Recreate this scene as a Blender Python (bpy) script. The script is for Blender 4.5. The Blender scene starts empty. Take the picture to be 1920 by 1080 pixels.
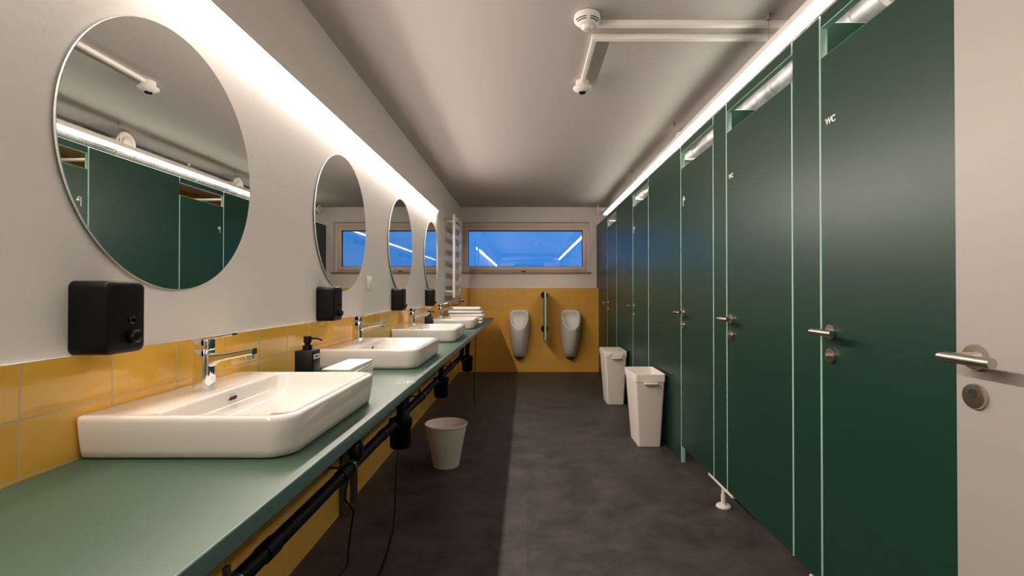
import bpy, bmesh, math, random
from mathutils import Vector, Matrix
random.seed(7)
PI = math.pi
SC = bpy.context.scene
COL = SC.collection

# ------------------------------------------------------------------ camera, world, light levels
F_PX = 920.0
CAM_Z = 1.154
cam = bpy.data.cameras.new('camera')
cam.sensor_width = 36.0
cam.lens = 36.0 * F_PX / 1920.0
cam.shift_x = -26.0 / 1920.0
cam.clip_start = 0.02
cam_o = bpy.data.objects.new('camera', cam)
cam_o.location = (0, 0, CAM_Z)
cam_o.rotation_euler = (math.radians(90 + 0.45), 0, 0)
COL.objects.link(cam_o)
SC.camera = cam_o

SC.view_settings.view_transform = 'Standard'
SC.view_settings.look = 'None'
SC.view_settings.gamma = 1.0
SC.view_settings.use_curve_mapping = False
SC.view_settings.exposure = 0.12
SC.cycles.use_denoising = True
SC.cycles.max_bounces = 10
SC.cycles.diffuse_bounces = 6
SC.cycles.glossy_bounces = 6
SC.cycles.transparent_max_bounces = 12
SC.cycles.sample_clamp_indirect = 6.0
SC.cycles.caustics_reflective = False
SC.cycles.caustics_refractive = False

LAMP_COL = (1.0, 0.87, 0.765)
LAMP_LEFT = 110.0
LAMP_RIGHT = 21.0

w = bpy.data.worlds.new('dusk_sky')
SC.world = w
w.use_nodes = True
nt = w.node_tree
nt.nodes.clear()
out = nt.nodes.new('ShaderNodeOutputWorld')
bg = nt.nodes.new('ShaderNodeBackground')
tc = nt.nodes.new('ShaderNodeTexCoord')
sep = nt.nodes.new('ShaderNodeSeparateXYZ')
ramp = nt.nodes.new('ShaderNodeValToRGB')
ramp.color_ramp.elements[0].position = 0.0
ramp.color_ramp.elements[0].color = (0.004, 0.012, 0.04, 1)
ramp.color_ramp.elements[1].position = 1.0
ramp.color_ramp.elements[1].color = (0.01, 0.05, 0.25, 1)
for _p, _c in ((0.495, (0.006, 0.02, 0.07, 1)), (0.505, (0.035, 0.23, 0.78, 1)), (0.57, (0.05, 0.28, 0.82, 1)), (0.70, (0.02, 0.10, 0.42, 1))):
    _e = ramp.color_ramp.elements.new(_p)
    _e.color = _c
half = nt.nodes.new('ShaderNodeMath'); half.operation = 'MULTIPLY_ADD'
half.inputs[1].default_value = 0.5; half.inputs[2].default_value = 0.5
nt.links.new(tc.outputs['Generated'], sep.inputs[0])
nt.links.new(sep.outputs['Z'], half.inputs[0])
nt.links.new(half.outputs[0], ramp.inputs[0])
nt.links.new(ramp.outputs[0], bg.inputs['Color'])
bg.inputs['Strength'].default_value = 1.0
nt.links.new(bg.outputs[0], out.inputs[0])


# ------------------------------------------------------------------ materials
def mat(name, col, rough=0.5, metal=0.0, spec=0.5, bump=0.0, bscale=40.0, vary=0.0, vscale=6.0, coat=0.0):
    m = bpy.data.materials.new(name)
    m.use_nodes = True
    n = m.node_tree
    b = n.nodes['Principled BSDF']
    b.inputs['Base Color'].default_value = (*col, 1)
    b.inputs['Roughness'].default_value = rough
    b.inputs['Metallic'].default_value = metal
    b.inputs['Specular IOR Level'].default_value = spec
    b.inputs['Coat Weight'].default_value = coat
    b.inputs['Coat Roughness'].default_value = 0.05
    t = n.nodes.new('ShaderNodeTexCoord')
    if vary > 0:
        ns = n.nodes.new('ShaderNodeTexNoise')
        ns.inputs['Scale'].default_value = vscale
        ns.inputs['Detail'].default_value = 5
        n.links.new(t.outputs['Object'], ns.inputs['Vector'])
        hs = n.nodes.new('ShaderNodeHueSaturation')
        mr = n.nodes.new('ShaderNodeMapRange')
        mr.inputs[1].default_value = 0.3
        mr.inputs[2].default_value = 0.7
        mr.inputs[3].default_value = 1 - vary
        mr.inputs[4].default_value = 1 + vary
        n.links.new(ns.outputs[0], mr.inputs[0])
        n.links.new(mr.outputs[0], hs.inputs['Value'])
        hs.inputs['Color'].default_value = (*col, 1)
        n.links.new(hs.outputs[0], b.inputs['Base Color'])
    if bump > 0:
        n2 = n.nodes.new('ShaderNodeTexNoise')
        n2.inputs['Scale'].default_value = bscale
        n2.inputs['Detail'].default_value = 3
        n.links.new(t.outputs['Object'], n2.inputs['Vector'])
        bp = n.nodes.new('ShaderNodeBump')
        bp.inputs['Strength'].default_value = bump
        bp.inputs['Distance'].default_value = 0.004
        n.links.new(n2.outputs[0], bp.inputs['Height'])
        n.links.new(bp.outputs[0], b.inputs['Normal'])
    return m


def tile_mat(name, axis, u0, v0, tw, th, col1, col2, grout, rough):
    """stack-bond glazed tiles mapped over the plane axis x Z"""
    m = bpy.data.materials.new(name)
    m.use_nodes = True
    n = m.node_tree
    b = n.nodes['Principled BSDF']
    t = n.nodes.new('ShaderNodeTexCoord')
    s = n.nodes.new('ShaderNodeSeparateXYZ')
    n.links.new(t.outputs['Object'], s.inputs[0])
    c = n.nodes.new('ShaderNodeCombineXYZ')
    au = n.nodes.new('ShaderNodeMath'); au.operation = 'SUBTRACT'; au.inputs[1].default_value = u0
    av = n.nodes.new('ShaderNodeMath'); av.operation = 'SUBTRACT'; av.inputs[1].default_value = v0
    n.links.new(s.outputs[axis], au.inputs[0])
    n.links.new(s.outputs['Z'], av.inputs[0])
    n.links.new(au.outputs[0], c.inputs[0])
    n.links.new(av.outputs[0], c.inputs[1])
    br = n.nodes.new('ShaderNodeTexBrick')
    br.offset = 0.0
    br.squash = 1.0
    br.inputs['Scale'].default_value = 1.0
    br.inputs['Brick Width'].default_value = tw
    br.inputs['Row Height'].default_value = th
    br.inputs['Mortar Size'].default_value = 0.0022
    br.inputs['Mortar Smooth'].default_value = 0.3
    br.inputs['Bias'].default_value = 0.0
    br.inputs['Color1'].default_value = (*col1, 1)
    br.inputs['Color2'].default_value = (*col2, 1)
    br.inputs['Mortar'].default_value = (*grout, 1)
    n.links.new(c.outputs[0], br.inputs['Vector'])
    n.links.new(br.outputs['Color'], b.inputs['Base Color'])
    mr = n.nodes.new('ShaderNodeMapRange')
    mr.inputs[3].default_value = rough
    mr.inputs[4].default_value = 0.8
    n.links.new(br.outputs['Fac'], mr.inputs[0])
    n.links.new(mr.outputs[0], b.inputs['Roughness'])
    ns = n.nodes.new('ShaderNodeTexNoise')
    ns.inputs['Scale'].default_value = 9
    ns.inputs['Detail'].default_value = 2
    n.links.new(t.outputs['Object'], ns.inputs['Vector'])
    ad = n.nodes.new('ShaderNodeMath'); ad.operation = 'MULTIPLY_ADD'
    ad.inputs[1].default_value = -0.35
    n.links.new(br.outputs['Fac'], ad.inputs[0])
    n.links.new(ns.outputs[0], ad.inputs[2])
    bp = n.nodes.new('ShaderNodeBump')
    bp.inputs['Strength'].default_value = 0.35
    bp.inputs['Distance'].default_value = 0.006
    n.links.new(ad.outputs[0], bp.inputs['Height'])
    n.links.new(bp.outputs[0], b.inputs['Normal'])
    return m


def floor_mat():
    m = bpy.data.materials.new('dark_vinyl_floor')
    m.use_nodes = True
    n = m.node_tree
    b = n.nodes['Principled BSDF']
    t = n.nodes.new('ShaderNodeTexCoord')
    s = n.nodes.new('ShaderNodeSeparateXYZ')
    n.links.new(t.outputs['Object'], s.inputs[0])
    c = n.nodes.new('ShaderNodeCombineXYZ')
    n.links.new(s.outputs['Y'], c.inputs[0])
    n.links.new(s.outputs['X'], c.inputs[1])
    br = n.nodes.new('ShaderNodeTexBrick')
    br.offset = 0.43
    br.inputs['Scale'].default_value = 1.0
    br.inputs['Brick Width'].default_value = 0.94
    br.inputs['Row Height'].default_value = 0.41
    br.inputs['Mortar Size'].default_value = 0.0010
    br.inputs['Mortar Smooth'].default_value = 0.6
    br.inputs['Color1'].default_value = (0.050, 0.041, 0.038, 1)
    br.inputs['Color2'].default_value = (0.060, 0.049, 0.045, 1)
    br.inputs['Mortar'].default_value = (0.085, 0.073, 0.068, 1)
    n.links.new(c.outputs[0], br.inputs['Vector'])
    ns = n.nodes.new('ShaderNodeTexNoise')
    ns.inputs['Scale'].default_value = 5.0
    ns.inputs['Detail'].default_value = 9
    ns.inputs['Roughness'].default_value = 0.7
    n.links.new(t.outputs['Object'], ns.inputs['Vector'])
    mr = n.nodes.new('ShaderNodeMapRange')
    mr.inputs[1].default_value = 0.3; mr.inputs[2].default_value = 0.7
    mr.inputs[3].default_value = 0.45; mr.inputs[4].default_value = 1.7
    n.links.new(ns.outputs[0], mr.inputs[0])
    hs = n.nodes.new('ShaderNodeHueSaturation')
    n.links.new(br.outputs['Color'], hs.inputs['Color'])
    n.links.new(mr.outputs[0], hs.inputs['Value'])
    n.links.new(hs.outputs[0], b.inputs['Base Color'])
    mr2 = n.nodes.new('ShaderNodeMapRange')
    mr2.inputs[3].default_value = 0.42; mr2.inputs[4].default_value = 0.62
    n.links.new(ns.outputs[0], mr2.inputs[0])
    n.links.new(mr2.outputs[0], b.inputs['Roughness'])
    b.inputs['Specular IOR Level'].default_value = 0.3
    bp = n.nodes.new('ShaderNodeBump')
    bp.inputs['Strength'].default_value = 0.15
    bp.inputs['Distance'].default_value = 0.002
    n.links.new(ns.outputs[0], bp.inputs['Height'])
    n.links.new(bp.outputs[0], b.inputs['Normal'])
    return m


def glass_mat():
    m = bpy.data.materials.new('window_glass')
    m.use_nodes = True
    n = m.node_tree
    n.nodes.clear()
    o = n.nodes.new('ShaderNodeOutputMaterial')
    mx = n.nodes.new('ShaderNodeMixShader')
    tr = n.nodes.new('ShaderNodeBsdfTransparent')
    tr.inputs[0].default_value = (0.97, 0.99, 1.0, 1)
    gl = n.nodes.new('ShaderNodeBsdfGlossy')
    gl.inputs['Roughness'].default_value = 0.0
    lw = n.nodes.new('ShaderNodeLayerWeight')
    lw.inputs[0].default_value = 0.5
    pw = n.nodes.new('ShaderNodeMath'); pw.operation = 'POWER'; pw.inputs[1].default_value = 5
    ma = n.nodes.new('ShaderNodeMath'); ma.operation = 'MULTIPLY_ADD'
    ma.inputs[1].default_value = 0.9; ma.inputs[2].default_value = 0.10
    n.links.new(lw.outputs['Facing'], pw.inputs[0])
    n.links.new(pw.outputs[0], ma.inputs[0])
    n.links.new(ma.outputs[0], mx.inputs[0])
    n.links.new(tr.outputs[0], mx.inputs[1])
    n.links.new(gl.outputs[0], mx.inputs[2])
    n.links.new(mx.outputs[0], o.inputs[0])
    return m


def emit_mat(name, col, strength):
    m = bpy.data.materials.new(name)
    m.use_nodes = True
    b = m.node_tree.nodes['Principled BSDF']
    b.inputs['Base Color'].default_value = (0.8, 0.8, 0.8, 1)
    b.inputs['Emission Color'].default_value = (*col, 1)
    b.inputs['Emission Strength'].default_value = strength
    return m


M = {}
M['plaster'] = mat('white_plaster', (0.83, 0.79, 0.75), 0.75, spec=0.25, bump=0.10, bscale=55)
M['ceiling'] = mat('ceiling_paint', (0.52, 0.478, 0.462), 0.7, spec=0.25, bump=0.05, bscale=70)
M['tile_left'] = tile_mat('yellow_wall_tiles_side', 'Y', 0.9345, 0.909, 0.2095, 0.1095,
                          (0.86, 0.49, 0.075), (0.80, 0.44, 0.062), (0.62, 0.50, 0.30), 0.09)
M['tile_back'] = tile_mat('yellow_wall_tiles_end', 'X', 0.02, 1.21, 0.2095, 0.1095,
                          (0.82, 0.44, 0.070), (0.78, 0.41, 0.065), (0.84, 0.50, 0.14), 0.30)
M['floor'] = floor_mat()
M['green'] = mat('green_laminate', (0.0054, 0.037, 0.0215), 0.38, spec=0.42, bump=0.03, bscale=300)
M['counter'] = mat('green_counter_laminate', (0.044, 0.088, 0.056), 0.44, spec=0.36, bump=0.03, bscale=250)
M['core'] = mat('teal_panel_edge', (0.40, 0.62, 0.54), 0.40)
M['edge'] = mat('counter_edge_teal', (0.075, 0.150, 0.137), 0.22)
M['ceramic'] = mat('glazed_ceramic', (0.72, 0.68, 0.635), 0.08, spec=0.5, coat=0.3)
M['urinal'] = mat('urinal_ceramic', (0.80, 0.78, 0.74), 0.10, spec=0.5, coat=0.2)
M['chrome'] = mat('chrome', (0.86, 0.86, 0.87), 0.05, metal=1.0)
M['steel'] = mat('brushed_steel', (0.62, 0.56, 0.50), 0.27, metal=1.0)
M['duct'] = mat('galvanised_sheet', (0.50, 0.51, 0.52), 0.48, metal=0.85, bump=0.5, bscale=25, vary=0.25, vscale=9)
M['mirror'] = mat('mirror_silver', (0.80, 0.82, 0.78), 0.0, metal=1.0)
M['mirror_edge'] = mat('mirror_edge', (0.62, 0.68, 0.64), 0.15)
M['black'] = mat('black_plastic', (0.0028, 0.0024, 0.0026), 0.42, spec=0.2)
M['black_gloss'] = mat('black_gloss_plastic', (0.003, 0.003, 0.003), 0.22, spec=0.4)
M['rubber'] = mat('black_rubber', (0.002, 0.002, 0.002), 0.5, spec=0.15)
M['white_pl'] = mat('white_plastic', (0.80, 0.77, 0.72), 0.42)
M['bin'] = mat('white_bin_plastic', (0.86, 0.79, 0.71), 0.45)
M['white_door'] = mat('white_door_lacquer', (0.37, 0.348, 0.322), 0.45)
M['towel'] = mat('white_towelling', (0.84, 0.82, 0.78), 0.95, spec=0.1, bump=0.7, bscale=240)
M['paper'] = mat('white_paper', (0.86, 0.84, 0.81), 0.9, spec=0.1, bump=0.2, bscale=150)
M['frame'] = mat('beige_window_frame', (0.80, 0.64, 0.54), 0.45)
M['seal'] = mat('black_gasket', (0.01, 0.01, 0.012), 0.5)
M['sill'] = mat('brown_sill', (0.36, 0.24, 0.16), 0.45, vary=0.15, vscale=12)
M['glass'] = glass_mat()
M['white_paint'] = mat('white_enamel', (0.85, 0.83, 0.76), 0.3)
M['dark'] = mat('dark_void_paint', (0.015, 0.014, 0.014), 0.7)
M['sign'] = mat('white_sign', (0.85, 0.83, 0.80), 0.5)
M['mark'] = mat('white_print', (0.85, 0.85, 0.82), 0.6)
M['grey'] = mat('grey_steel', (0.09, 0.085, 0.08), 0.45, metal=0.4)
M['alu'] = mat('aluminium_profile', (0.75, 0.73, 0.70), 0.4, metal=0.3)
M['clamp_steel'] = mat('dark_clamp_steel', (0.16, 0.155, 0.15), 0.3, metal=0.9)
M['wire'] = mat('steel_wire', (0.35, 0.32, 0.30), 0.4, metal=0.8)
M['cable'] = mat('grey_cable', (0.10, 0.09, 0.085), 0.6)
M['housing'] = mat('lamp_housing', (0.72, 0.68, 0.64), 0.4)
M['led_left'] = emit_mat('led_diffuser_wall', LAMP_COL, LAMP_LEFT)
M['led_right'] = emit_mat('led_diffuser_pendant', LAMP_COL, LAMP_RIGHT)


# ------------------------------------------------------------------ mesh helpers
class MB:
    def __init__(s):
        s.v = []; s.f = []

    def add(s, vs, fs):
        b = len(s.v)
        s.v += [tuple(p) for p in vs]
        s.f += [tuple(i + b for i in f) for f in fs]
        return s

    def box(s, x0, x1, y0, y1, z0, z1, bev=0.0, seg=2, rot=None):
        bm = bmesh.new()
        vs = [bm.verts.new(p) for p in ((x0, y0, z0), (x1, y0, z0), (x1, y1, z0), (x0, y1, z0),
                                        (x0, y0, z1), (x1, y0, z1), (x1, y1, z1), (x0, y1, z1))]
        for q in ((3, 2, 1, 0), (4, 5, 6, 7), (0, 1, 5, 4), (1, 2, 6, 5), (2, 3, 7, 6), (3, 0, 4, 7)):
            bm.faces.new([vs[i] for i in q])
        if bev > 0:
            bmesh.ops.bevel(bm, geom=list(bm.edges), offset=bev, segments=seg, profile=0.5, affect='EDGES')
        bm.verts.index_update()
        pts = [v.co.copy() for v in bm.verts]
        if rot is not None:
            pts = [rot @ p for p in pts]
        s.add(pts, [[v.index for v in f.verts] for f in bm.faces])
        bm.free()
        return s

    def loft(s, loops, cap0=True, cap1=True):
        n = len(loops[0])
        vs = [p for l in loops for p in l]
        fs = []
        for k in range(len(loops) - 1):
            for i in range(n):
                j = (i + 1) % n
                fs.append((k * n + i, k * n + j, (k + 1) * n + j, (k + 1) * n + i))
        if cap0: fs.append(tuple(reversed(range(n))))
        if cap1: fs.append(tuple((len(loops) - 1) * n + i for i in range(n)))
        return s.add(vs, fs)

    def tube(s, path, r, n=14, caps=True):
        path = [Vector(p) for p in path]
        rs = r if isinstance(r, (list, tuple)) else [r] * len(path)
        loops = []
        up = None
        for i, p in enumerate(path):
            if i == 0: t = path[1] - p
            elif i == len(path) - 1: t = p - path[i - 1]
            else: t = (path[i + 1] - p).normalized() + (p - path[i - 1]).normalized()
            t.normalize()
            if up is None:
                up = Vector((0, 0, 1)) if abs(t.z) < 0.9 else Vector((0, 1, 0))
            a = t.cross(up).normalized()
            bvec = a.cross(t).normalized()
            up = bvec
            loops.append([p + (a * math.cos(q) + bvec * math.sin(q)) * rs[i] for q in [2 * PI * k / n for k in range(n)]])
        return s.loft(loops, caps, caps)

    def cyl(s, p0, p1, r0, r1=None, n=24):
        return s.tube([p0, p1], [r0, r0 if r1 is None else r1], n)

    def lathe(s, prof, org=(0, 0, 0), axis='Z', n=40, cap0=True, cap1=True):
        loops = []
        for r, h in prof:
            l = []
            for k in range(n):
                q = 2 * PI * k / n
                c, d = r * math.cos(q), r * math.sin(q)
                p = {'Z': (c, d, h), 'X': (h, c, d), 'Y': (d, h, c), '-X': (-h, d, c), '-Y': (c, -h, d)}[axis]
                l.append((org[0] + p[0], org[1] + p[1], org[2] + p[2]))
            loops.append(l)
        return s.loft(loops, cap0, cap1)

    def prism(s, pts, a0, a1, axis='X'):
        def mk(p, a):
            return {'X': (a, p[0], p[1]), 'Y': (p[0], a, p[1]), 'Z': (p[0], p[1], a)}[axis]
        return s.loft([[mk(p, a0) for p in pts], [mk(p, a1) for p in pts]])

    def build(s, name, m, parent=None, loc=(0, 0, 0), smooth=True, angle=35, matfn=None, rotz=0.0):
        me = bpy.data.meshes.new(name)
        me.from_pydata(s.v, [], s.f)
        me.validate()
        bm = bmesh.new()
        bm.from_mesh(me)
        bmesh.ops.recalc_face_normals(bm, faces=bm.faces)
        bm.to_mesh(me)
        bm.free()
        ms = m if isinstance(m, (list, tuple)) else [m]
        for x in ms: me.materials.append(M[x])
        if matfn:
            for p in me.polygons: p.material_index = matfn(p.normal, p.center)
        if smooth:
            me.polygons.foreach_set('use_smooth', [True] * len(me.polygons))
            me.set_sharp_from_angle(angle=math.radians(angle))
        o = bpy.data.objects.new(name, me)
        COL.objects.link(o)
        o.location = loc
        o.rotation_euler = (0, 0, rotz)
        if parent: o.parent = parent
        return o


def tag(o, label=None, cat=None, group=None, kind=None):
    if label: o['label'] = label
    if cat: o['category'] = cat
    if group: o['group'] = group
    if kind: o['kind'] = kind
    return o


def thing(name, loc, label, cat, group=None, rotz=0.0):
    o = bpy.data.objects.new(name, None)
    o.empty_display_size = 0.05
    COL.objects.link(o)
    o.location = loc
    o.rotation_euler = (0, 0, rotz)
    return tag(o, label, cat, group)


def struct(name, mb, m, smooth=False, matfn=None):
    o = mb.build(name, m, smooth=smooth, matfn=matfn)
    o['kind'] = 'structure'
    return o


def dup(root, loc, label, rotz=None):
    r = root.copy()
    COL.objects.link(r)
    r.location = loc
    if rotz is not None: r.rotation_euler = (0, 0, rotz)
    r['label'] = label
    for ch in list(root.children):
        c = ch.copy(); COL.objects.link(c); c.parent = r
        for g in list(ch.children):
            d = g.copy(); COL.objects.link(d); d.parent = c
    return r


def rrect(x0, x1, y0, y1, rad, n=6):
    """counter-clockwise rounded rectangle; rad = radii at (x1,y1),(x0,y1),(x0,y0),(x1,y0)"""
    if not isinstance(rad, (list, tuple)): rad = [rad] * 4
    pts = []
    for (cx, cy, sx, sy, a), r in zip(((x1, y1, -1, -1, 0), (x0, y1, 1, -1, 90), (x0, y0, 1, 1, 180), (x1, y0, -1, 1, 270)), rad):
        for k in range(n + 1):
            q = math.radians(a + 90 * k / n)
            pts.append((cx + sx * r + r * math.cos(q), cy + sy * r + r * math.sin(q)))
    return pts


def at(pts, z):
    return [(p[0], p[1], z) for p in pts]


# ------------------------------------------------------------------ main dimensions
XL = -0.971        # plaster of the left wall
XT = -0.963        # face of its tiles
XS = 1.05          # front of the cubicle run
XR = 2.36          # wall behind the cubicles
YB = 7.28          # end wall
YT = 7.08          # face of the tiled ledge wall under the window
YF = -1.70         # wall behind the camera
ZC = 2.412         # ceiling
CT = 0.794         # top of the counter

# ------------------------------------------------------------------ room shell
struct('floor', MB().box(XL - 0.2, XR + 0.2, YF - 0.2, YB + 0.4, -0.1, 0), 'floor')
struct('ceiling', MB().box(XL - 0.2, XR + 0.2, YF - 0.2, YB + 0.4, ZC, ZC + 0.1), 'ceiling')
struct('wall_left', MB().box(XL - 0.2, XL, YF - 0.2, YB + 0.4, 0, ZC), 'plaster')
struct('trim_left_tiles', MB().box(XL, XT, YF, YT, 0, 1.018), ['tile_left', 'mark'],
       matfn=lambda n, c: 1 if n.z > 0.9 else 0)
WX0, WX1, WZ0, WZ1 = -0.945, 0.948, 1.447, 2.19
b = MB()
b.box(XL, WX0, YB, YB + 0.30, 0, ZC)
b.box(WX1, XR, YB, YB + 0.30, 0, ZC)
b.box(WX0, WX1, YB, YB + 0.30, 0, WZ0)
b.box(WX0, WX1, YB, YB + 0.30, WZ1, ZC)
struct('wall_back', b, 'plaster')
struct('trim_back_tiles', MB().box(XL, XS, YT, YB, 0, 1.208), 'tile_back')
struct('wall_right', MB().box(XR, XR + 0.2, YF - 0.2, YB + 0.4, 0, ZC), ['plaster'])
struct('trim_right_tiles', MB().box(XR - 0.012, XR, 0.3, YB, 0, ZC), 'tile_left')
b = MB()
b.box(XL, -0.38, YF - 0.2, YF, 0, ZC)
b.box(0.62, XR, YF - 0.2, YF, 0, ZC)
b.box(-0.38, 0.62, YF - 0.2, YF, 2.12, ZC)
struct('wall_front', b, 'plaster')
dr = MB().box(-0.38, 0.62, YF - 0.16, YF - 0.11, 0.0, 2.12).build('door_1', 'dark', smooth=False)
dr['kind'] = 'structure'

# window
win = bpy.data.objects.new('window_1', None)
COL.objects.link(win)
win['kind'] = 'structure'
FY = YB + 0.09
b = MB()
b.box(-0.925, 0.914, FY, FY + 0.07, 1.447, 1.51, 0.004)
b.box(-0.925, 0.914, FY, FY + 0.07, 2.10, 2.165, 0.004)
b.box(-0.925, -0.885, FY, FY + 0.07, 1.505, 2.105, 0.004)
b.box(0.885, 0.914, FY, FY + 0.07, 1.505, 2.105, 0.004)
b.build('window_frame', 'frame', win)
b = MB()
b.box(WX0, -0.92, FY + 0.02, FY + 0.08, 1.447, 2.19)
b.box(0.909, WX1, FY + 0.02, FY + 0.08, 1.447, 2.19)
b.box(-0.93, 0.92, FY + 0.02, FY + 0.08, 2.158, 2.19)
b.build('window_reveal', 'plaster', win)
b = MB()
b.box(-0.90, 0.90, FY - 0.016, FY + 0.05, 1.476, 1.532, 0.005)
b.box(-0.90, 0.90, FY - 0.016, FY + 0.05, 2.076, 2.13, 0.005)
b.box(-0.90, -0.866, FY - 0.016, FY + 0.05, 1.53, 2.078, 0.005)
b.box(0.852, 0.90, FY - 0.016, FY + 0.05, 1.53, 2.078, 0.005)
b.build('window_sash', 'frame', win)
b = MB()
b.box(-0.866, 0.852, FY + 0.012, FY + 0.03, 1.529, 1.538)
b.box(-0.866, 0.852, FY + 0.012, FY + 0.03, 2.064, 2.078)
b.box(-0.868, -0.859, FY + 0.012, FY + 0.03, 1.538, 2.064)
b.box(0.843, 0.854, FY + 0.012, FY + 0.03, 1.538, 2.064)
b.build('gasket', 'seal', win)
MB().box(-0.866, 0.852, FY + 0.018, FY + 0.024, 1.53, 2.078).build('window_pane', 'glass', win, smooth=False)
MB().box(-0.07, 0.0, FY - 0.02, FY - 0.005, 1.455, 1.466, 0.003).build('vent_latch', 'seal', win)
MB().box(-0.962, 0.965, YB - 0.03, FY + 0.02, 1.424, 1.447, 0.004).build('window_sill', 'sill', win)

# ------------------------------------------------------------------ LED lamps
lw_ = thing('wall_light', (XL, 0, 1.998), 'long white LED strip light fixed along the wall above the round mirrors', 'light')
MB().box(0.0005, 0.028, -1.3, 5.29, 0.027, 0.036, 0.002).box(0.0005, 0.004, -1.3, 5.29, 0.0, 0.03, 0.0005).build('housing', 'housing', lw_)
MB().prism([(0.004, 0.027), (0.004, -0.006), (0.007, -0.006), (0.0265, 0.020), (0.0275, 0.027)], -1.29, 5.28, 'Y').build('diffuser', 'led_left', lw_)

pl = thing('pendant_light', (1.088, 0, 2.205), 'long straight LED bar hung on thin wires above the green cubicle doors', 'light')
MB().box(-0.026, 0.026, -1.45, 6.72, 0.020, 0.052, 0.002).build('housing', 'housing', pl)
MB().box(-0.025, 0.025, -1.44, 6.71, 0.0, 0.020, 0.003).build('diffuser', 'led_right', pl)
for y in (-0.65, 0.78, 2.21, 3.63, 5.07, 6.5):
    MB().cyl((0.01, y, 0.05), (0.01, y, ZC - 2.205 - 0.02), 0.0012, n=8).build('suspension_wire', 'wire', pl)
    MB().cyl((0.01, y, ZC - 2.205 - 0.028), (0.01, y, ZC - 2.205), 0.009, n=14).build('ceiling_anchor', 'wire', pl)
    MB().cyl((0.01, y, 0.05), (0.01, y, 0.085), 0.005, n=10).build('wire_grip', 'wire', pl)

# ------------------------------------------------------------------ counter
ct = thing('vanity_counter', (0, 0, CT), 'long green vanity counter with teal front edge carrying the basins', 'counter')
CX1 = -0.442
o = MB().box(XT, CX1, -0.4, 6.80, -0.034, 0.0, 0.003, 3).build('countertop', ['counter', 'edge'], ct, smooth=True,
        matfn=lambda n, c: 0 if n.z > 0.99 else 1)
for y in (0.60, 1.22, 1.74, 3.18, 4.40, 5.62, 6.55):
    MB().box(XT, -0.56, y - 0.02, y + 0.02, -0.075, -0.034, 0.002).box(XT, XT + 0.04, y - 0.02, y + 0.02, -0.30, -0.07, 0.002).build('bracket', 'grey', ct)
for (mx, my) in ((-0.475, 1.96), (-0.50, 4.54)):
    b = MB()
    for i, (u0, v0, u1, v1) in enumerate(((-.034, -.022, .0, .022), (.0, .022, .006, -.018), (.006, -.02, .014, .022), (.014, .022, .028, .022),
                                          (-.034, -.034, -.012, -.034), (-.006, -.034, .012, -.034), (.022, -.012, .038, -.012))):
        a, c = Vector((mx + u0, my + v0, 0.0004)), Vector((mx + u1, my + v1, 0.0004))
        d = (c - a).normalized(); nrm = Vector((-d.y, d.x, 0)) * 0.0022
        b.loft([[a + nrm, a - nrm, a - nrm + Vector((0, 0, .0004)), a + nrm + Vector((0, 0, .0004))],
                [c + nrm, c - nrm, c - nrm + Vector((0, 0, .0004)), c + nrm + Vector((0, 0, .0004))]])
    b.build('printed_mark', 'mark', ct, smooth=False)

# ------------------------------------------------------------------ wash basins
CEN = [1.345, 2.570, 3.795, 5.020]
BX0, BX1 = 0.002, 0.465     # from the wall, local x
H = 0.093


def make_basin():
    t = thing('wash_basin', (XT, CEN[0], CT + .0008), 'x', 'basin', 'wash basins on the green counter')
    rf, rb = 0.055, 0.012
    def outer(ins, z):
        return at(rrect(BX0 + (0.0 if ins < 0 else ins * 0.3), BX1 - ins, -0.30 + ins, 0.30 - ins,
                        [rf, rb, rb, rf], 8), z)
    def inner(x0, x1, y, r, z):
        return at(rrect(x0, x1, -y, y, [r, r * .6, r * .6, r], 8), z)
    loops = [outer(0.016, 0.0), outer(0.009, 0.005), outer(0.006, 0.02), outer(0.002, 0.055), outer(0.0, H - 0.012),
             outer(0.001, H - 0.005), outer(0.004, H - 0.0012), outer(0.009, H)]
    loops += [inner(0.150, 0.4445, 0.281, 0.040, H), inner(0.153, 0.442, 0.278, 0.040, H - 0.0015),
              inner(0.155, 0.439, 0.274, 0.040, H - 0.006), inner(0.160, 0.432, 0.262, 0.045, H - 0.03),
              inner(0.168, 0.424, 0.240, 0.055, H - 0.052), inner(0.185, 0.405, 0.205, 0.060, H - 0.064),
              inner(0.225, 0.365, 0.12, 0.055, H - 0.069)]
    MB().loft(loops, True, True).build('bowl', 'ceramic', t, angle=50)
    # overflow slot in the rear bowl wall
    def slot(w, h, x): return [(x + (q[1]) * 0.17, q[0], H - 0.024 + q[1]) for q in rrect(-w, w, -h, h, h * .98, 6)]
    MB().loft([slot(0.021, 0.0075, 0.155), slot(0.021, 0.0075, 0.1622)]).build('overflow_ring', 'steel', t)
    MB().loft([slot(0.017, 0.0052, 0.156), slot(0.017, 0.0052, 0.1632)]).build('overflow_slot', 'dark', t)
    MB().lathe([(0.031, 0.0), (0.031, 0.003), (0.026, 0.0045), (0.001, 0.0045)], (0.295, 0, H - 0.070)).build('drain', 'chrome', t)
    return t


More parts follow.
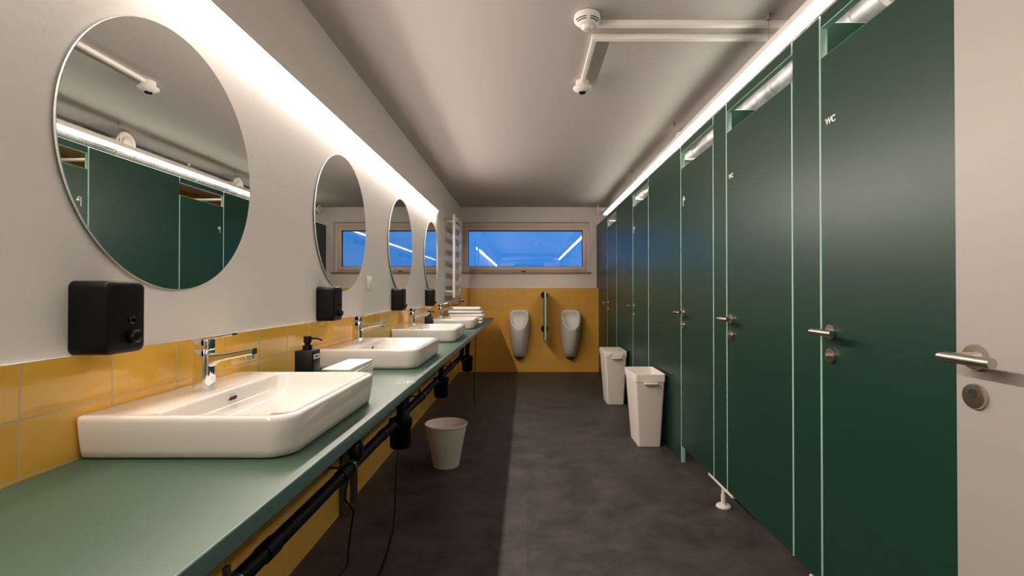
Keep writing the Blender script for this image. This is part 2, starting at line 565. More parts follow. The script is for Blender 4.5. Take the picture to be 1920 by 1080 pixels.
def make_tap():
    t = thing('basin_tap', (-0.88, CEN[0], CT + H), 'x', 'tap', 'taps on the wash basins')
    b = MB()
    prof = [(.0235, 0.0), (.0240, .002), (.0235, .03), (.0225, .08), (.0225, .108), (.0205, .111)]
    b.loft([at(rrect(-r, r, -r, r, r * .62, 6), z) for r, z in prof])
    # spout: a flat bar growing out of the column, rising to the tip
    sp = []
    for x, zc, hw, hh in ((0.0, .078, .016, .024), (.02, .081, .016, .020), (.035, .086, .015, .0125), (.07, .0925, .014, .0095), (.125, .1025, .0135, .0085), (.137, .1045, .0130, .0080)):
        sp.append([(x, p[0], zc + p[1]) for p in rrect(-hw, hw, -hh, hh, hh * .45, 4)])
    b.loft(sp)
    b.build('body', 'chrome', t, angle=40)
    MB().cyl((.123, 0, .096), (.1255, 0, .083), .0105, n=20).build('aerator', 'chrome', t)
    b = MB()
    b.loft([at(rrect(-r, r, -r, r, r * .6, 6), z) for r, z in ((.0205, .111), (.0225, .113), (.0225, .134), (.0215, .137), (.018, .138))])
    lv = []
    for x, z, hw in ((-.022, .1345, .020), (.015, .1395, .019), (.06, .1475, .014), (.082, .1515, .012)):
        lv.append([(x, p[0], z + p[1]) for p in rrect(-hw, hw, -.0028, .0028, .0022, 3)])
    b.loft(lv)
    b.build('lever', 'chrome', t, angle=40)
    return t


ORD = ['nearest', 'second', 'third', 'farthest']
basin = make_basin()
tap = make_tap()
BL = ['large white ceramic wash basin nearest the camera, on the green counter',
      'white ceramic wash basin just behind the flat stack of folded paper towels',
      'white ceramic wash basin below the third round mirror from the camera',
      'white ceramic wash basin in front of the rolled towels near the window wall']
TL = ['chrome lever tap on the wash basin nearest the camera',
      'chrome lever tap on the wash basin behind the flat paper towels',
      'chrome lever tap on the third wash basin from the camera',
      'chrome lever tap on the farthest wash basin, in front of the rolled towels']
basin['label'] = BL[0]
tap['label'] = TL[0]
for i in (1, 2, 3):
    dup(basin, (XT, CEN[i], CT + .0008), BL[i])
    dup(tap, (-0.88, CEN[i], CT + H), TL[i])

# ------------------------------------------------------------------ mirrors
def make_mirror():
    t = thing('round_mirror', (XL, CEN[0] + 0.005, 1.512), 'x', 'mirror', 'round mirrors on the left wall')
    R = 0.352
    MB().lathe([(R - .05, 0.0), (R - .05, .007)], (0, 0, 0), 'X', 64).build('backing', 'dark', t)
    MB().lathe([(R, .007), (R, .0118)], (0, 0, 0), 'X', 160).build('edge', 'mirror_edge', t, angle=30)
    MB().lathe([(R - .0012, .007), (R - .0012, .0125)], (0, 0, 0), 'X', 160).build('glass_face', 'mirror', t, angle=30)
    return t


ML = ['largest looking round mirror, nearest the camera, above the first basin',
      'round mirror to the left of the white light switch, over the second basin',
      'round mirror just right of the light switch, above the third basin',
      'smallest looking round mirror on the wall, next to the towel radiator']
mir = make_mirror()
mir['label'] = ML[0]
for i in (1, 2, 3):
    dup(mir, (XL, CEN[i] + (.012, -.008, -.02)[i - 1], 1.512), ML[i])

# ------------------------------------------------------------------ black dispensers under the mirrors
def make_disp():
    t = thing('soap_dispenser', (XL, 1.094, 1.018), 'x', 'dispenser', 'black wall dispensers under the mirrors')
    D, Wd, Hd = 0.083, 0.106, 0.160
    def lp(x, ins): return [(x, p[0], p[1]) for p in rrect(-Wd / 2 + ins, Wd / 2 - ins, ins, Hd - ins, .016, 8)]
    MB().loft([lp(0, 0), lp(D - .008, 0), lp(D - .003, .0015), lp(D - .0006, .005), lp(D, .009)]).build('case', 'black', t, angle=45)
    MB().lathe([(.017, 0), (.0165, .012), (.014, .016), (.010, .017)], (D - .001, .012, .036), 'X', 6).build('push_button', 'black_gloss', t, angle=20)
    MB().lathe([(.0085, 0), (.0085, .003), (.006, .0045), (.0058, .002), (.001, .002)], (D - .001, .012, .073), 'X', 24).build('sensor_window', 'black_gloss', t)
    MB().lathe([(.0018, 0), (.0014, .001)], (D - .0002, .036, .088), 'X', 10).build('indicator', 'grey', t)
    return t


DL = ['large black wall dispenser below the mirror nearest the camera',
      'black wall dispenser left of the light switch, under the second mirror',
      'black wall dispenser under the third round mirror',
      'smallest looking black wall dispenser, under the mirror by the radiator']
disp = make_disp()
disp['label'] = DL[0]
for i, y in ((1, 2.325), (2, 3.59), (3, 4.775)):
    dup(disp, (XL, y, 1.018), DL[i])

# light switch
t = thing('light_switch', (XL, 3.02, 1.205), 'white square light switch on the wall between two round mirrors', 'switch')
MB().box(0, .009, -.042, .042, -.045, .045, .003).build('frame', 'white_pl', t)
MB().box(.008, .014, -.028, .028, -.031, .031, .002).build('rocker', 'white_pl', t)

# ------------------------------------------------------------------ pump bottles
def make_pump():
    t = thing('pump_bottle', (-0.80, 1.80, CT), 'x', 'bottle', 'black pump bottles on the counter')
    w2 = .033
    def lp(h, z): return at(rrect(-h, h, -h, h, .004, 3), z)
    MB().loft([lp(w2 - .002, 0), lp(w2, .003), lp(w2, .144), lp(w2 - .002, .147), lp(w2 - .012, .149)]).build('bottle', 'black', t)
    MB().cyl((0, 0, .148), (0, 0, .164), .0165, n=28).cyl((0, 0, .164), (0, 0, .176), .010, n=20).build('collar', 'black', t)
    MB().lathe([(.0128, .174), (.0138, .178), (.0138, .195), (.0125, .198)], n=28).tube([(0.006, 0, .189), (.035, 0, .190), (.046, 0, .186), (.054, 0, .181)], [.0042, .004, .0038, .0034], 10).build('pump_head', 'black', t)
    MB().box(w2 - .0005, w2 + .0006, -.026, .024, .116, .133).build('label_sticker', 'sign', t, smooth=False)
    MB().box(w2, w2 + .0010, -.016, .012, .121, .128).build('label_print', 'cable', t, smooth=False)
    return t


pump = make_pump()
pump['label'] = 'large looking black square pump bottle standing behind the nearest basin'
dup(pump, (-0.835, 4.24, CT), 'small looking black pump bottle standing between the third and farthest basins')

# ------------------------------------------------------------------ folded paper towels beside basin two
def soft_block(mb, lx, ly, z0, z1, folds=3, r=.4, wob=.0015, seed=0):
    """folded cloth: a stack of rounded folds"""
    rnd = random.Random(seed)
    h = (z1 - z0) / folds
    for k in range(folds):
        a, c = z0 + k * h, z0 + (k + 1) * h
        dx, dy = rnd.uniform(-wob, wob) * 3, rnd.uniform(-wob, wob) * 3
        x0, x1, y0, y1 = -lx + dx, lx + dx, -ly + dy, ly + dy
        e = h * r
        loops = []
        for ins, z in ((e, a), (e * .3, a + e * .4), (0, a + e), (0, c - e), (e * .3, c - e * .4), (e, c)):
            loops.append(at(rrect(x0 + ins, x1 - ins, y0 + ins, y1 - ins, .006, 3), z))
        mb.loft(loops)
    return mb


PLB = ['top folded white paper towel of the flat stack by the pump bottle', 'second folded white paper towel from the top of the flat stack',
       'third folded white paper towel from the top of the flat stack', 'bottom folded white paper towel of the flat stack on the counter']
for k in range(4):
    z = CT + k * .0165
    o = soft_block(MB(), .054, .145, 0, .0165, 3, .45, .0012, k).build('paper_towel', 'paper', None, (-.725 + (.006, -.004, .003, 0)[k], 2.015 + (0, .005, -.004, 0)[k], z), rotz=(.05, -.03, .02, 0.0)[k])
    tag(o, PLB[3 - k], 'paper towel', 'paper towels between the first two basins')
TWL = ['white folded bath towel on top of the stack by the window wall', 'second white bath towel from the top of the stack by the window',
       'third white bath towel from the top of the stack by the window', 'fourth white bath towel down, mostly hidden behind the farthest basin',
       'bottom white bath towel of the stack, hidden behind the farthest basin']
for k in range(5):
    z = CT + k * .038
    o = soft_block(MB(), .185 + (0, .002, .006, .004, -.008)[k], .115, 0, .038, 1, .48, .001, 10 + k).build('bath_towel', 'towel', None, (-.675 + (0, .004, .012, -.002, -.008)[k], 5.55, z), rotz=(0, .02, -.02, .01, -.01)[k])
    tag(o, TWL[4 - k], 'towel', 'bath towels stacked behind the farthest basin')

# ------------------------------------------------------------------ plumbing below the counter
PX, PZ = -0.68, 0.474
wp = thing('drain_pipework', (0, 0, 0), 'black drain pipework with traps running along under the counter', 'pipe')
MB().tube([(PX, -0.4, PZ), (PX, 5.00, PZ), (PX + .01, 5.06, PZ + .01), (PX + .02, 5.09, PZ + .05), (PX + .02, 5.09, PZ + .12)], .0225, 20).build('pipe', 'rubber', wp)
for y in (.80, 1.30, 1.83, 2.35, 3.10, 4.35):
    MB().cyl((PX, y - .03, PZ), (PX, y + .03, PZ), .0255, n=24).build('coupling', 'rubber', wp)
for y in (1.14, 1.90, 3.2, 4.5):
    b = MB().lathe([(.0285, -.009), (.0285, .009)], (PX, y, PZ), 'Y', 28).box(PX - .018, PX - .006, y - .009, y + .009, PZ + .026, PZ + .045, .002)
    b.build('pipe_clamp', 'clamp_steel', wp)
    MB().tube([(XT, y, PZ), (PX - .026, y, PZ)], .005, 8).build('clamp_rod', 'grey', wp)


zt = CT - .034
def trap(x, y):
    t = MB().lathe([(.02, .335), (.050, .345), (.054, .36), (.054, .45), (.060, .46), (.060, .49), (.036, .50), (.024, .51)], n=28).build('basin_trap', 'rubber', wp, (x, y, 0))
    MB().cyl((0, 0, .40), (0, 0, zt), .021, n=20).build('tail_pipe', 'rubber', t)
    MB().lathe([(.030, zt - .03), (.044, zt - .022), (.044, zt)], n=28).build('slip_nut', 'black_gloss', t)
    MB().cyl((0, 0, .60), (0, 0, .64), .029, n=24).build('slip_nut', 'black_gloss', t)
    MB().tube([(0, -.02, .455), (-.02, -.10, .47), (-.02, -.20, .474)], .021, 16).build('outlet_arm', 'rubber', t)
    MB().cyl((-.075, -.05, .56), (-.075, -.05, zt), .022, n=20).build('valve_body', 'black_gloss', t)


trap(-.655, CEN[1]); trap(-.655, CEN[2]); trap(-.60, CEN[3] + .02)
t = MB().cyl((0, 0, 0), (0, 0, zt - PZ), .020, n=18).build('riser', 'rubber', wp, (PX, 1.96, PZ))
MB().lathe([(.028, .02), (.032, .03), (.032, .07), (.026, .08)], n=24).build('branch_fitting', 'black_gloss', t)
CONL = ['first dark wall conduit below the counter, reaching the floor', 'second dark wall conduit from the camera, below the counter',
        'third dark wall conduit from the camera, beyond the waste basket', 'farthest dark wall conduit below the counter near the third basin']
for i, y in enumerate((2.55, 2.71, 3.78, 3.93)):
    o = MB().cyl((XT + .018, y, 0), (XT + .018, y, CT - .034), .0185, n=18).build('wall_conduit', 'grey')
    tag(o, CONL[i], 'pipe', 'dark conduits on the tiles under the counter')
o = MB().tube([(-.708, 2.02, .455), (-.732, 2.03, .38), (-.755, 2.04, .30), (-.72, 2.06, .24), (-.735, 2.07, .16), (-.75, 2.08, .06), (-.75, 2.07, .006), (-.755, 2.0, .005), (-.77, 1.9, .005)], .0035, 8).build('power_cable', 'rubber')
tag(o, 'thin black cable curling down from the waste pipe near the first basin', 'cable')
o = MB().tube([(-.655, 2.525, .328), (-.652, 2.48, .28), (-.645, 2.43, .12), (-.635, 2.36, .02), (-.62, 2.25, .005), (-.60, 2.08, .005), (-.59, 1.95, .005)], .0035, 8).build('power_cable', 'rubber')
tag(o, 'thin black cable dropping from the big trap beside the waste basket', 'cable')
o = MB().tube([(-.515, 5.05, .755), (-.52, 5.06, .5), (-.53, 5.06, .30), (-.535, 5.06, .15), (-.53, 5.06, .005), (-.525, 5.0, .004)], .0035, 8).build('power_cable', 'rubber')
tag(o, 'thin black cable hanging at the far end of the counter', 'cable')

# ------------------------------------------------------------------ waste basket
b = MB()
prof = [(.082, 0.0), (.086, .004), (.1005, .095), (.1010, .097), (.1200, .190), (.1205, .192), (.136, .272), (.1405, .274), (.1405, .282), (.138, .284), (.134, .280), (.117, .19), (.098, .095), (.084, .008)]
b.lathe(prof, n=56)
o = b.build('waste_basket', 'bin', None, (-.53, 3.27, 0), angle=30)
tag(o, 'small round white waste basket on the floor beside the counter', 'basket')

# ------------------------------------------------------------------ tall white bins
def make_bin(lidded, loc, label):
    t = thing('waste_bin', loc, label, 'bin', 'tall white bins by the cubicles')
    def lp(f, z, ins=0.0):
        hx = .085 + (.112 - .085) * f - ins
        hy = .135 + (.190 - .135) * f - ins
        cx = .005 * (1 - f); cy = -.01 * (1 - f)
        return at(rrect(cx - hx, cx + hx, cy - hy, cy + hy, .018, 5), z)
    MB().loft([lp(0, 0, .004), lp(0, .004), lp(.9, .49), lp(.9, .49, .004), lp(.02, .012, .006)]).build('body', 'bin', t)
    b = MB()
    b.loft([lp(.93, .488), lp(1.05, .492), lp(1.09, .542), lp(1.06, .546), lp(1.04, .543), lp(.95, .50), lp(.93, .488)], False, False)
    b.build('rim', 'bin', t)
    MB().box(-.052, .052, -.228, -.186, .476, .488, .004).build('handle', 'bin', t)
    if lidded:
        MB().loft([lp(.96, .528), lp(1.03, .532), lp(1.07, .545), lp(1.04, .551), lp(.6, .553)]).build('lid', 'bin', t)
        for x in (-.062, .062):
            MB().lathe([(.016, 0), (.016, .004), (.013, .006)], (x, -.199, .520), '-Y', 24).build('lid_button', 'bin', t)
    return t


make_bin(False, (.915, 3.80, 0), 'open tall white bin in front, before the third cubicle door')
make_bin(True, (.915, 5.17, 0), 'lidded tall white bin with two round buttons, nearer the urinals')

# ------------------------------------------------------------------ cubicle front
TH = 0.030
ZT = 2.140
DZ0, DZ1 = 0.115, 1.986


def slab(x0, x1, y0, y1, z0, z1, bev=.0032):
    return MB().box(x0, x1, y0, y1, z0, z1, bev, 1)


def slab_fn(n, c):
    return 0 if abs(n.x) > 0.95 else 1


def lever_mesh(mb, org, sx=-1.0, L=.106, r=.0108, out=.052):
    """round bar parallel to the door, pointing to -Y from its mitred corner; neck from the rosette"""
    ox, oy, oz = org
    mb.cyl((ox, oy, oz), (ox + sx * out, oy, oz), .0092, n=20)
    n = 28
    loops = []
    for k in (0, 1, 2):
        l = []
        for i in range(n):
            q = 2 * PI * i / n
            rr = r * (.93 if k == 2 else 1.0)
            a, c = rr * math.cos(q), rr * math.sin(q)
            yy = (oy + a, oy - L + .0012, oy - L)[k]
            l.append((ox + sx * (out + a), yy, oz + c))
        loops.append(l)
    mb.loft(loops)
    return mb


def door_furniture(t, x, y, thumb=True, s=1.0):
    hz, lz = 1.017, .935
    MB().lathe([(.026 * s, 0), (.026 * s, .006), (.0245 * s, .009), (.010, .0095)], (x, y, hz), '-X', 36).build('rosette', 'steel', t)
    hd = lever_mesh(MB(), (x - .008, y + .008, hz)).build('handle', 'steel', t, angle=50)
    lk = MB().lathe([(.026 * s, 0), (.026 * s, .006), (.0245 * s, .009), (.010, .0095)], (x, y, lz), '-X', 36).build('lock', 'steel', t)
    if thumb:
        MB().lathe([(.0085, .009), (.0085, .020), (.007, .0215), (.002, .0215)], (x, y, lz), '-X', 20).build('lock_pin', 'steel', lk)
    else:
        MB().lathe([(.010, 0), (.010, .0102)], (x, y, lz + .006), '-X', 20).build('keyhole', 'dark', lk)
    return hd


def sign_wc(t, x, y, z):
    cu = bpy.data.curves.new('wc_sign', 'FONT')
    cu.body = 'WC'
    cu.size = 0.031
    cu.extrude = 0.0012
    cu.offset = 0.0009
    cu.align_x = 'CENTER'; cu.align_y = 'CENTER'
    tmp = bpy.data.objects.new('tmp_sign', cu)
    COL.objects.link(tmp)
    dg = bpy.context.evaluated_depsgraph_get()
    me = bpy.data.meshes.new_from_object(tmp.evaluated_get(dg))
    bpy.data.objects.remove(tmp)
    me.name = 'wc_sign'
    me.materials.clear(); me.materials.append(M['sign'])
    # text plane XY -> door plane: text x runs towards -Y, text y to +Z, normal -X
    rot = Matrix(((0, 0, -1), (-1, 0, 0), (0, 1, 0))).to_4x4()
    me.transform(rot)
    o = bpy.data.objects.new('wc_sign', me)
    COL.objects.link(o)
    o.parent = t
    o.location = (x - .0014, y, z)
    tag(o, 'raised white letters WC')
    return o


def sign_shower(t, x, y, z):
    """white shower pictogram: riser, bent arm, head"""
    b = MB()
    px = x - .0015
    pts = [(px, .0, -.030), (px, .0, .020), (px, -.003, .028), (px, -.010, .032), (px, -.018, .030), (px, -.022, .022)]
    b.tube([(p[0], y + p[1], z + p[2]) for p in pts], .0030, 8)
    b.prism([(y - .014, z + .020), (y - .030, z + .020), (y - .034, z + .004), (y - .010, z + .004)][::-1], px - .001, px + .002, 'X')
    o = b.build('shower_sign', 'sign', t)
    tag(o, 'white shower pictogram')
    return o


DOORS = [(1.130, 1.744, 'wc', 'green cubicle door nearest the camera, half covered by the white door'),
         (1.932, 2.563, 'wc', 'second green cubicle door from the camera, marked with small WC letters'),
         (2.748, 3.320, 'sh', 'green cubicle door with shower pictogram, just before the wide panel and open bin'),
         (4.200, 4.810, 'sh', 'green cubicle door with a tiny shower pictogram, between the two bins'),
         (5.680, 6.310, None, 'farthest green cubicle door, close to the urinal wall')]
for (y0, y1, sg, lab) in DOORS:
    t = thing('cubicle_door', (XS, 0, 0), lab, 'door', 'green cubicle doors')
    slab(0, TH, y0 + .002, y1 - .002, DZ0, DZ1).build('door_leaf', ['green', 'core'], t, smooth=False, matfn=slab_fn)
    door_furniture(t, 0, y1 - .058)
    if sg == 'wc': sign_wc(t, 0, y1 - .060, 1.745)
    if sg == 'sh': sign_shower(t, 0, y1 - .055, 1.755)
    for z in (.35, 1.75):
        MB().cyl((TH + .008, y0 + .004, z - .04), (TH + .008, y0 + .004, z + .04), .009, n=14).build('hinge', 'steel', t)

HD = ['green header strip above the cubicle door nearest the camera', 'green header strip above the second cubicle door from the camera',
      'green header strip above the third cubicle door from the camera', 'green header strip above the fourth cubicle door from the camera',
      'green header strip above the farthest cubicle door']
for (y0, y1, sg, lab), hl in zip(DOORS, HD):
    o = slab(XS, XS + TH, y0 + .002, y1 - .002, 2.092, ZT, .002).build('cubicle_header', ['green', 'core'], smooth=False, matfn=slab_fn)
    tag(o, hl, 'panel', 'header strips over the cubicle doors')

PANELS = [(-1.70, 1.126, 0.0, 'plain green panel at the near end of the cubicles, behind the white door'),
          (1.748, 1.928, DZ0, 'narrow green panel between the first and second cubicle doors'),
          (2.567, 2.744, DZ0, 'narrow green panel standing on the white foot'),
          (3.324, 4.196, 0.0, 'wide green panel behind the open tall white bin'),
          (4.814, 5.676, 0.0, 'wide green panel behind the lidded white bin'),
          (6.314, 7.08, 0.0, 'dark green end panel of the cubicles, against the urinal wall')]
for (y0, y1, z0, lab) in PANELS:
    t = thing('stall_pilaster', (XS, 0, 0), lab, 'panel', 'green front panels between the cubicle doors')
    b = slab(0, TH, y0, y1, z0, ZT)
    if y1 == 7.08: b.box(0, TH, 7.07, 7.28, 1.21, ZT)
    b.build('board', ['green', 'core'], t, smooth=False, matfn=slab_fn)
    if z0 > 0:
        yc = (y0 + y1) / 2 - .01
        if y0 > 2:
            MB().box(-.001, TH, y0 - .06, y1 + .09, z0 - .014, z0 - .001, .002).build('bottom_rail', 'white_pl', t)
        MB().lathe([(.039, 0), (.039, .006), (.034, .011), (.014, .014), (.013, .016)], (.012, yc, 0), n=32).cyl((.012, yc, .014), (.012, yc, .065), .013, n=18).cyl((.012, yc, .06), (.012, yc, z0 - .012), .010, n=16).build('foot', 'white_pl', t)

PART = [(1.80, 'green partition between the first and second cubicles', 'green'),
        (2.66, 'green partition between the second and third cubicles', 'green'),
        (3.42, 'pale partition behind the third cubicle door', 'white_pl'),
        (4.90, 'pale partition behind the fourth cubicle door', 'white_pl'),
        (6.40, 'pale partition behind the farthest cubicle door', 'white_pl')]
for (y, lab, mt) in PART:
    t = thing('cubicle_partition', (0, y, 0), lab, 'partition', 'partitions inside the cubicles')
    zt = ZT if mt == 'green' else 1.86
    MB().box(XS + TH + .001, XR - .012, -.014, .014, DZ0, zt, .0025, 1).build('board', [mt, 'core' if mt == 'green' else mt], t, smooth=False,
                                                                         matfn=lambda n, c: 0 if abs(n.y) > .95 else 1)
    if mt != 'green':
        MB().cyl((XS + TH + .001, 0, 2.075), (XR - .012, 0, 2.075), .012, n=16).build('stabiliser_rod', 'alu', t)
    MB().cyl((XS + .2, 0, 0), (XS + .2, 0, DZ0), .012, n=14).cyl((XR - .2, 0, 0), (XR - .2, 0, DZ0), .012, n=14).build('foot', 'white_pl', t)

# ------------------------------------------------------------------ white door in the foreground
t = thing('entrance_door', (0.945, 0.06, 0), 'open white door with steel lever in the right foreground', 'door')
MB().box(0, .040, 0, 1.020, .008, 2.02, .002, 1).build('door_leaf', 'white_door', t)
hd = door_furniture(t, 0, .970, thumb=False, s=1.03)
for z in (.25, 1.0, 1.78):
    MB().cyl((.02, -.006, z - .05), (.02, -.006, z + .05), .009, n=14).build('hinge', 'steel', t)
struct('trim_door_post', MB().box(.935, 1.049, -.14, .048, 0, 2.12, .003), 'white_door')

# ------------------------------------------------------------------ duct, vents and cable above the cubicles
DX, DZ, DR = 1.39, 2.292, .088
t = thing('ventilation_duct', (DX, 0, DZ), 'silver spiral ventilation duct running above the cubicles', 'duct')
MB().tube([(0, -1.2, 0), (0, 7.27, 0)], DR, 36).build('pipe', 'duct', t)
y = -1.0
k = 0
while y < 7.2:
    MB().lathe([(DR, -.010), (DR + .004, -.007), (DR + .004, .007), (DR, .010)], (0, y, 0), 'Y', 36, False, False).build('joint_ring', 'duct', t)
    y += (.18, .22, .15, .26)[k % 4]; k += 1
for y in (.3, 1.8, 3.3, 4.8, 6.3):
    MB().lathe([(DR + .005, -.012), (DR + .006, -.012), (DR + .006, .012), (DR + .005, .012)], (0, y, 0), 'Y', 36).box(-.01, .01, y - .012, y + .012, DR, ZC - DZ, .001).build('hanger', 'alu', t)


def make_vent(R, stub, loc, label):
    t = thing('exhaust_vent', loc, label, 'vent', 'white vents above the cubicles')
    MB().lathe([(R * .62, 0), (R * .66, .012), (R * .9, .016), (R, .010), (R, .0), (R * .95, -.004), (R * .6, -.004)], (0, 0, 0), '-X', 40).build('ring', 'white_pl', t)
    MB().lathe([(R * .50, .012), (R * .50, .018), (R * .42, .024), (.004, .026)], (0, 0, 0), '-X', 32).build('cone', 'white_pl', t)
    MB().cyl((.002, 0, 0), (stub, 0, 0), R * .55, n=28).build('spigot', 'white_pl', t)
    return t


make_vent(.088, .106, (1.19, 3.80, 2.305), 'round white vent above the wide panel, seen in the nearest mirror')
make_vent(.088, .096, (1.20, 5.30, 2.305), 'round white vent further back above the cubicles')
make_vent(.062, .262, (1.035, 7.0, 2.333), 'small white vent by the window wall at the end of the pendant light')
o = MB().tube([(1.40, -1.5, 2.401), (1.40, 7.25, 2.401)], .010, 10).build('ceiling_cable', 'cable')
tag(o, 'dark cable running along the ceiling above the silver duct', 'cable')

# big duct behind the camera, only seen in the window's reflection
t = thing('supply_duct', (0, YF + .16, 2.275), 'large horizontal duct below the ceiling, reflected in the window', 'duct')
MB().lathe([(.05, -.86), (.11, -.83), (.128, -.78), (.128, .98), (.11, 1.03)], (0, 0, 0), 'X', 32).build('pipe', 'duct', t)
for x in (-.5, .7):
    MB().box(x - .01, x + .01, -.01, .01, .12, ZC - 2.275).build('hanger', 'alu', t)

# ------------------------------------------------------------------ ceiling detectors and channels
t = thing('smoke_detector', (.278, 2.22, ZC), 'white domed smoke detector with dark slots on the ceiling', 'detector')
MB().lathe([(.050, 0), (.058, -.004), (.060, -.022), (.057, -.030), (.050, -.036), (.036, -.050), (.033, -.052)], n=44).build('base', 'white_pl', t)
MB().lathe([(.030, -.050), (.026, -.060), (.018, -.068), (.006, -.070)], n=32).build('sensor_cap', 'white_pl', t)
for r, z in ((.0545, -.0325), (.0475, -.0385)):
    for a0 in (-160, -80):
        pts = [(r * math.cos(math.radians(a0 + q)), r * math.sin(math.radians(a0 + q)), z) for q in range(0, 61, 6)]
        MB().tube(pts, .0022, 6).build('vent_slot', 'dark', t)
t = thing('motion_sensor', (.337, 2.92, ZC), 'white ceiling sensor with a dark round lens at the channel end', 'sensor')
MB().lathe([(.036, 0), (.038, -.004), (.038, -.034), (.034, -.036)], n=36).build('base', 'white_pl', t)
MB().lathe([(.040, -.034), (.054, -.038), (.056, -.044), (.050, -.052), (.026, -.066)], n=40).build('collar', 'white_pl', t)
MB().lathe([(.022, -.064), (.020, -.072), (.010, -.078)], n=24).build('lens', 'black_gloss', t)
o = MB().box(.335, XR, 2.255, 2.285, ZC - .026, ZC, .003).build('cable_channel', 'white_pl')
tag(o, 'white cable channel on the ceiling running right from the smoke detector', 'channel')
t = thing('cable_channel', (0, 0, ZC), 'white L-shaped cable channel leading to the ceiling sensor with dark lens', 'channel')
MB().box(.322, XR, 2.378, 2.408, -.026, 0, .003).build('cross_run', 'white_pl', t)
MB().box(.324, .350, 2.405, 2.885, -.022, 0, .003).build('long_run', 'white_pl', t)

# ------------------------------------------------------------------ towel radiator
t = thing('towel_radiator', (XL, 5.88, 0), 'white ladder towel radiator on the wall beside the window', 'radiator')
for y in (0, .56):
    MB().box(.095, .125, y - .016, y + .016, 1.08, 2.085, .006).build('post', 'white_paint', t)
    for z in (1.16, 2.0):
        MB().cyl((.002, y, z), (.1, y, z), .009, n=12).build('wall_bracket', 'white_paint', t)
for z in (1.14, 1.26, 1.40, 1.54, 1.68, 1.82, 1.95, 2.04):
    b = MB()
    loops = []
    for k in range(11):
        xo = .098 + .030 * math.sin(PI * k / 10)
        yy = .56 * k / 10
        loops.append([(xo - .006, yy, z - .028), (xo + .006, yy, z - .028), (xo + .006, yy, z + .028), (xo - .006, yy, z + .028)])
    b.loft(loops).build('rung', 'white_paint', t)
MB().cyl((.11, .56, 1.05), (.11, .56, 1.085), .016, n=18).tube([(.11, .56, 1.06), (.10, .57, 1.02), (.08, .58, .99), (.012, .58, .985)], .011, 12).lathe([(.024, 0), (.026, .03), (.022, .05)], (.115, .56, 1.045), 'X', 20).build('valve', 'chrome', t)
t = thing('hanging_lamp_rod', (-.935, 6.98, 1.98), 'small white cylinder hanging on a black hook left of the window', 'holder')
t.name = 'hook_holder'
MB().tube([(-.036, 0, .09), (.0, 0, .09), (.010, 0, .075), (.010, 0, .03)], .007, 10).build('hook', 'black', t)
MB().lathe([(.017, -.10), (.020, -.095), (.020, .025), (.017, .032)], (.010, 0, 0), n=20).build('cylinder', 'white_pl', t)

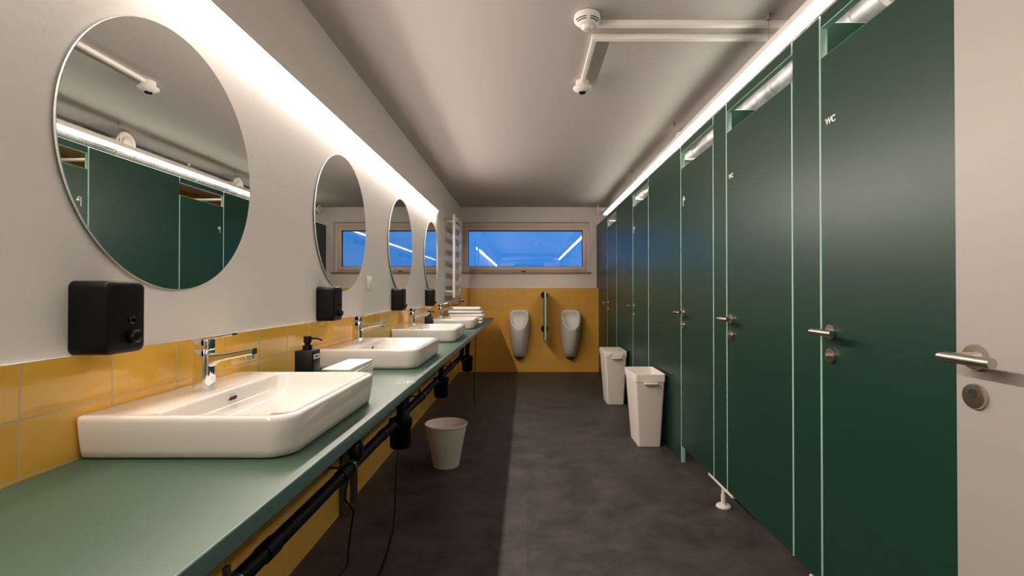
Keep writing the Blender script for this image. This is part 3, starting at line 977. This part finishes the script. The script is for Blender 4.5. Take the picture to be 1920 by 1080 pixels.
# ------------------------------------------------------------------ urinals
def make_urinal(x, label):
    t = thing('urinal', (x, YT, 0), label, 'urinal', 'urinals on the yellow tiles')
    lv = [(.228, .078, .105, 1), (.232, .086, .120, 1), (.30, .104, .185, 1), (.40, .124, .250, 1), (.52, .144, .305, 1), (.62, .154, .335, 1), (.70, .154, .345, 1),
          (.78, .149, .345, 1), (.83, .141, .335, 1), (.862, .128, .33, 1), (.880, .110, .32, 1), (.890, .088, .31, 1), (.895, .06, .30, 1)]
    n = 40
    bm = bmesh.new()
    rings = []
    for z, wd, dp, p in lv:
        ring = []
        for i in range(n + 1):
            q = PI * i / n
            cx = math.copysign(abs(math.cos(q)) ** .92, math.cos(q)) * wd
            cy = -(math.sin(q) ** p) * dp
            ring.append(bm.verts.new((cx, cy, z)))
        rings.append(ring)
    for a, c in zip(rings, rings[1:]):
        for i in range(n):
            bm.faces.new((a[i], a[i + 1], c[i + 1], c[i]))
        bm.faces.new((a[n], a[0], c[0], c[n]))
    bm.faces.new(rings[0]); bm.faces.new(list(reversed(rings[-1])))
    p0 = Vector((0, -.335, .622)); p1 = Vector((0, -.055, .890))
    d = (p1 - p0).normalized()
    nrm = Vector((0, -d.z, d.y)).normalized()
    if nrm.z < 0: nrm = -nrm
    geom = list(bm.verts) + list(bm.edges) + list(bm.faces)
    r = bmesh.ops.bisect_plane(bm, geom=geom, plane_co=p0, plane_no=nrm, clear_outer=True)
    bed = [e for e in bm.edges if len(e.link_faces) == 1]
    adj = {}
    for e in bed:
        for v in e.verts: adj.setdefault(v, []).append(e.other_vert(v))
    st = max(adj, key=lambda v: v.co.z)
    loop = [st]; prev = None; cur = st
    while True:
        nx = [v for v in adj[cur] if v is not prev]
        nxt = nx[0]
        if nxt is st or nxt in loop and len(loop) > 2: break
        loop.append(nxt); prev, cur = cur, nxt
    c = sum((v.co for v in loop), Vector()) / len(loop)
    c = (c + p0 * .5 + p1 * .5) / 2
    prev = loop
    steps = [(.985, -.005), (.95, -.007), (.88, -.006), (.85, .0), (.835, .015), (.82, .045), (.76, .075), (.62, .10), (.42, .115), (.2, .12)]
    for s, dep in steps:
        sh = Vector((0, .004, -.012)) * (max(dep, 0) / .12)
        new = [bm.verts.new(c + (v.co - c) * s - nrm * dep + sh) for v in loop]
        m_ = len(new)
        for i in range(m_):
            j = (i + 1) % m_
            bm.faces.new((prev[i], prev[j], new[j], new[i]))
        prev = new
    bm.faces.new(prev)
    mb = MB()
    bm.verts.index_update()
    mb.add([v.co.copy() for v in bm.verts], [[v.index for v in f.verts] for f in bm.faces])
    bm.free()
    mb.build('bowl', 'urinal', t, angle=45)
    MB().cyl((0, -.055, .20), (0, -.055, .234), .05, n=24).build('outlet', 'dark', t)
    return t


make_urinal(-.095, 'white wall urinal left of the narrow dividing panel')
make_urinal(.638, 'white wall urinal right of the dividing panel, nearer the cubicles')

t = thing('urinal_divider', (.265, YT, 0), 'narrow green dividing panel between the two urinals', 'divider')
pts = [(0, .445), (-.40, .455), (-.43, .50), (-.43, 1.115), (-.415, 1.145), (0, 1.155)]
b = MB().prism(pts, -.012, .012, 'X')
b.build('board', ['green', 'core'], t, smooth=False, matfn=slab_fn)
for z in (.625, 1.108):
    MB().lathe([(.045, 0), (.050, .006), (.050, .06), (.044, .07)], (0, 0, z), '-Y', 32).build('clamp', 'black_gloss', t)
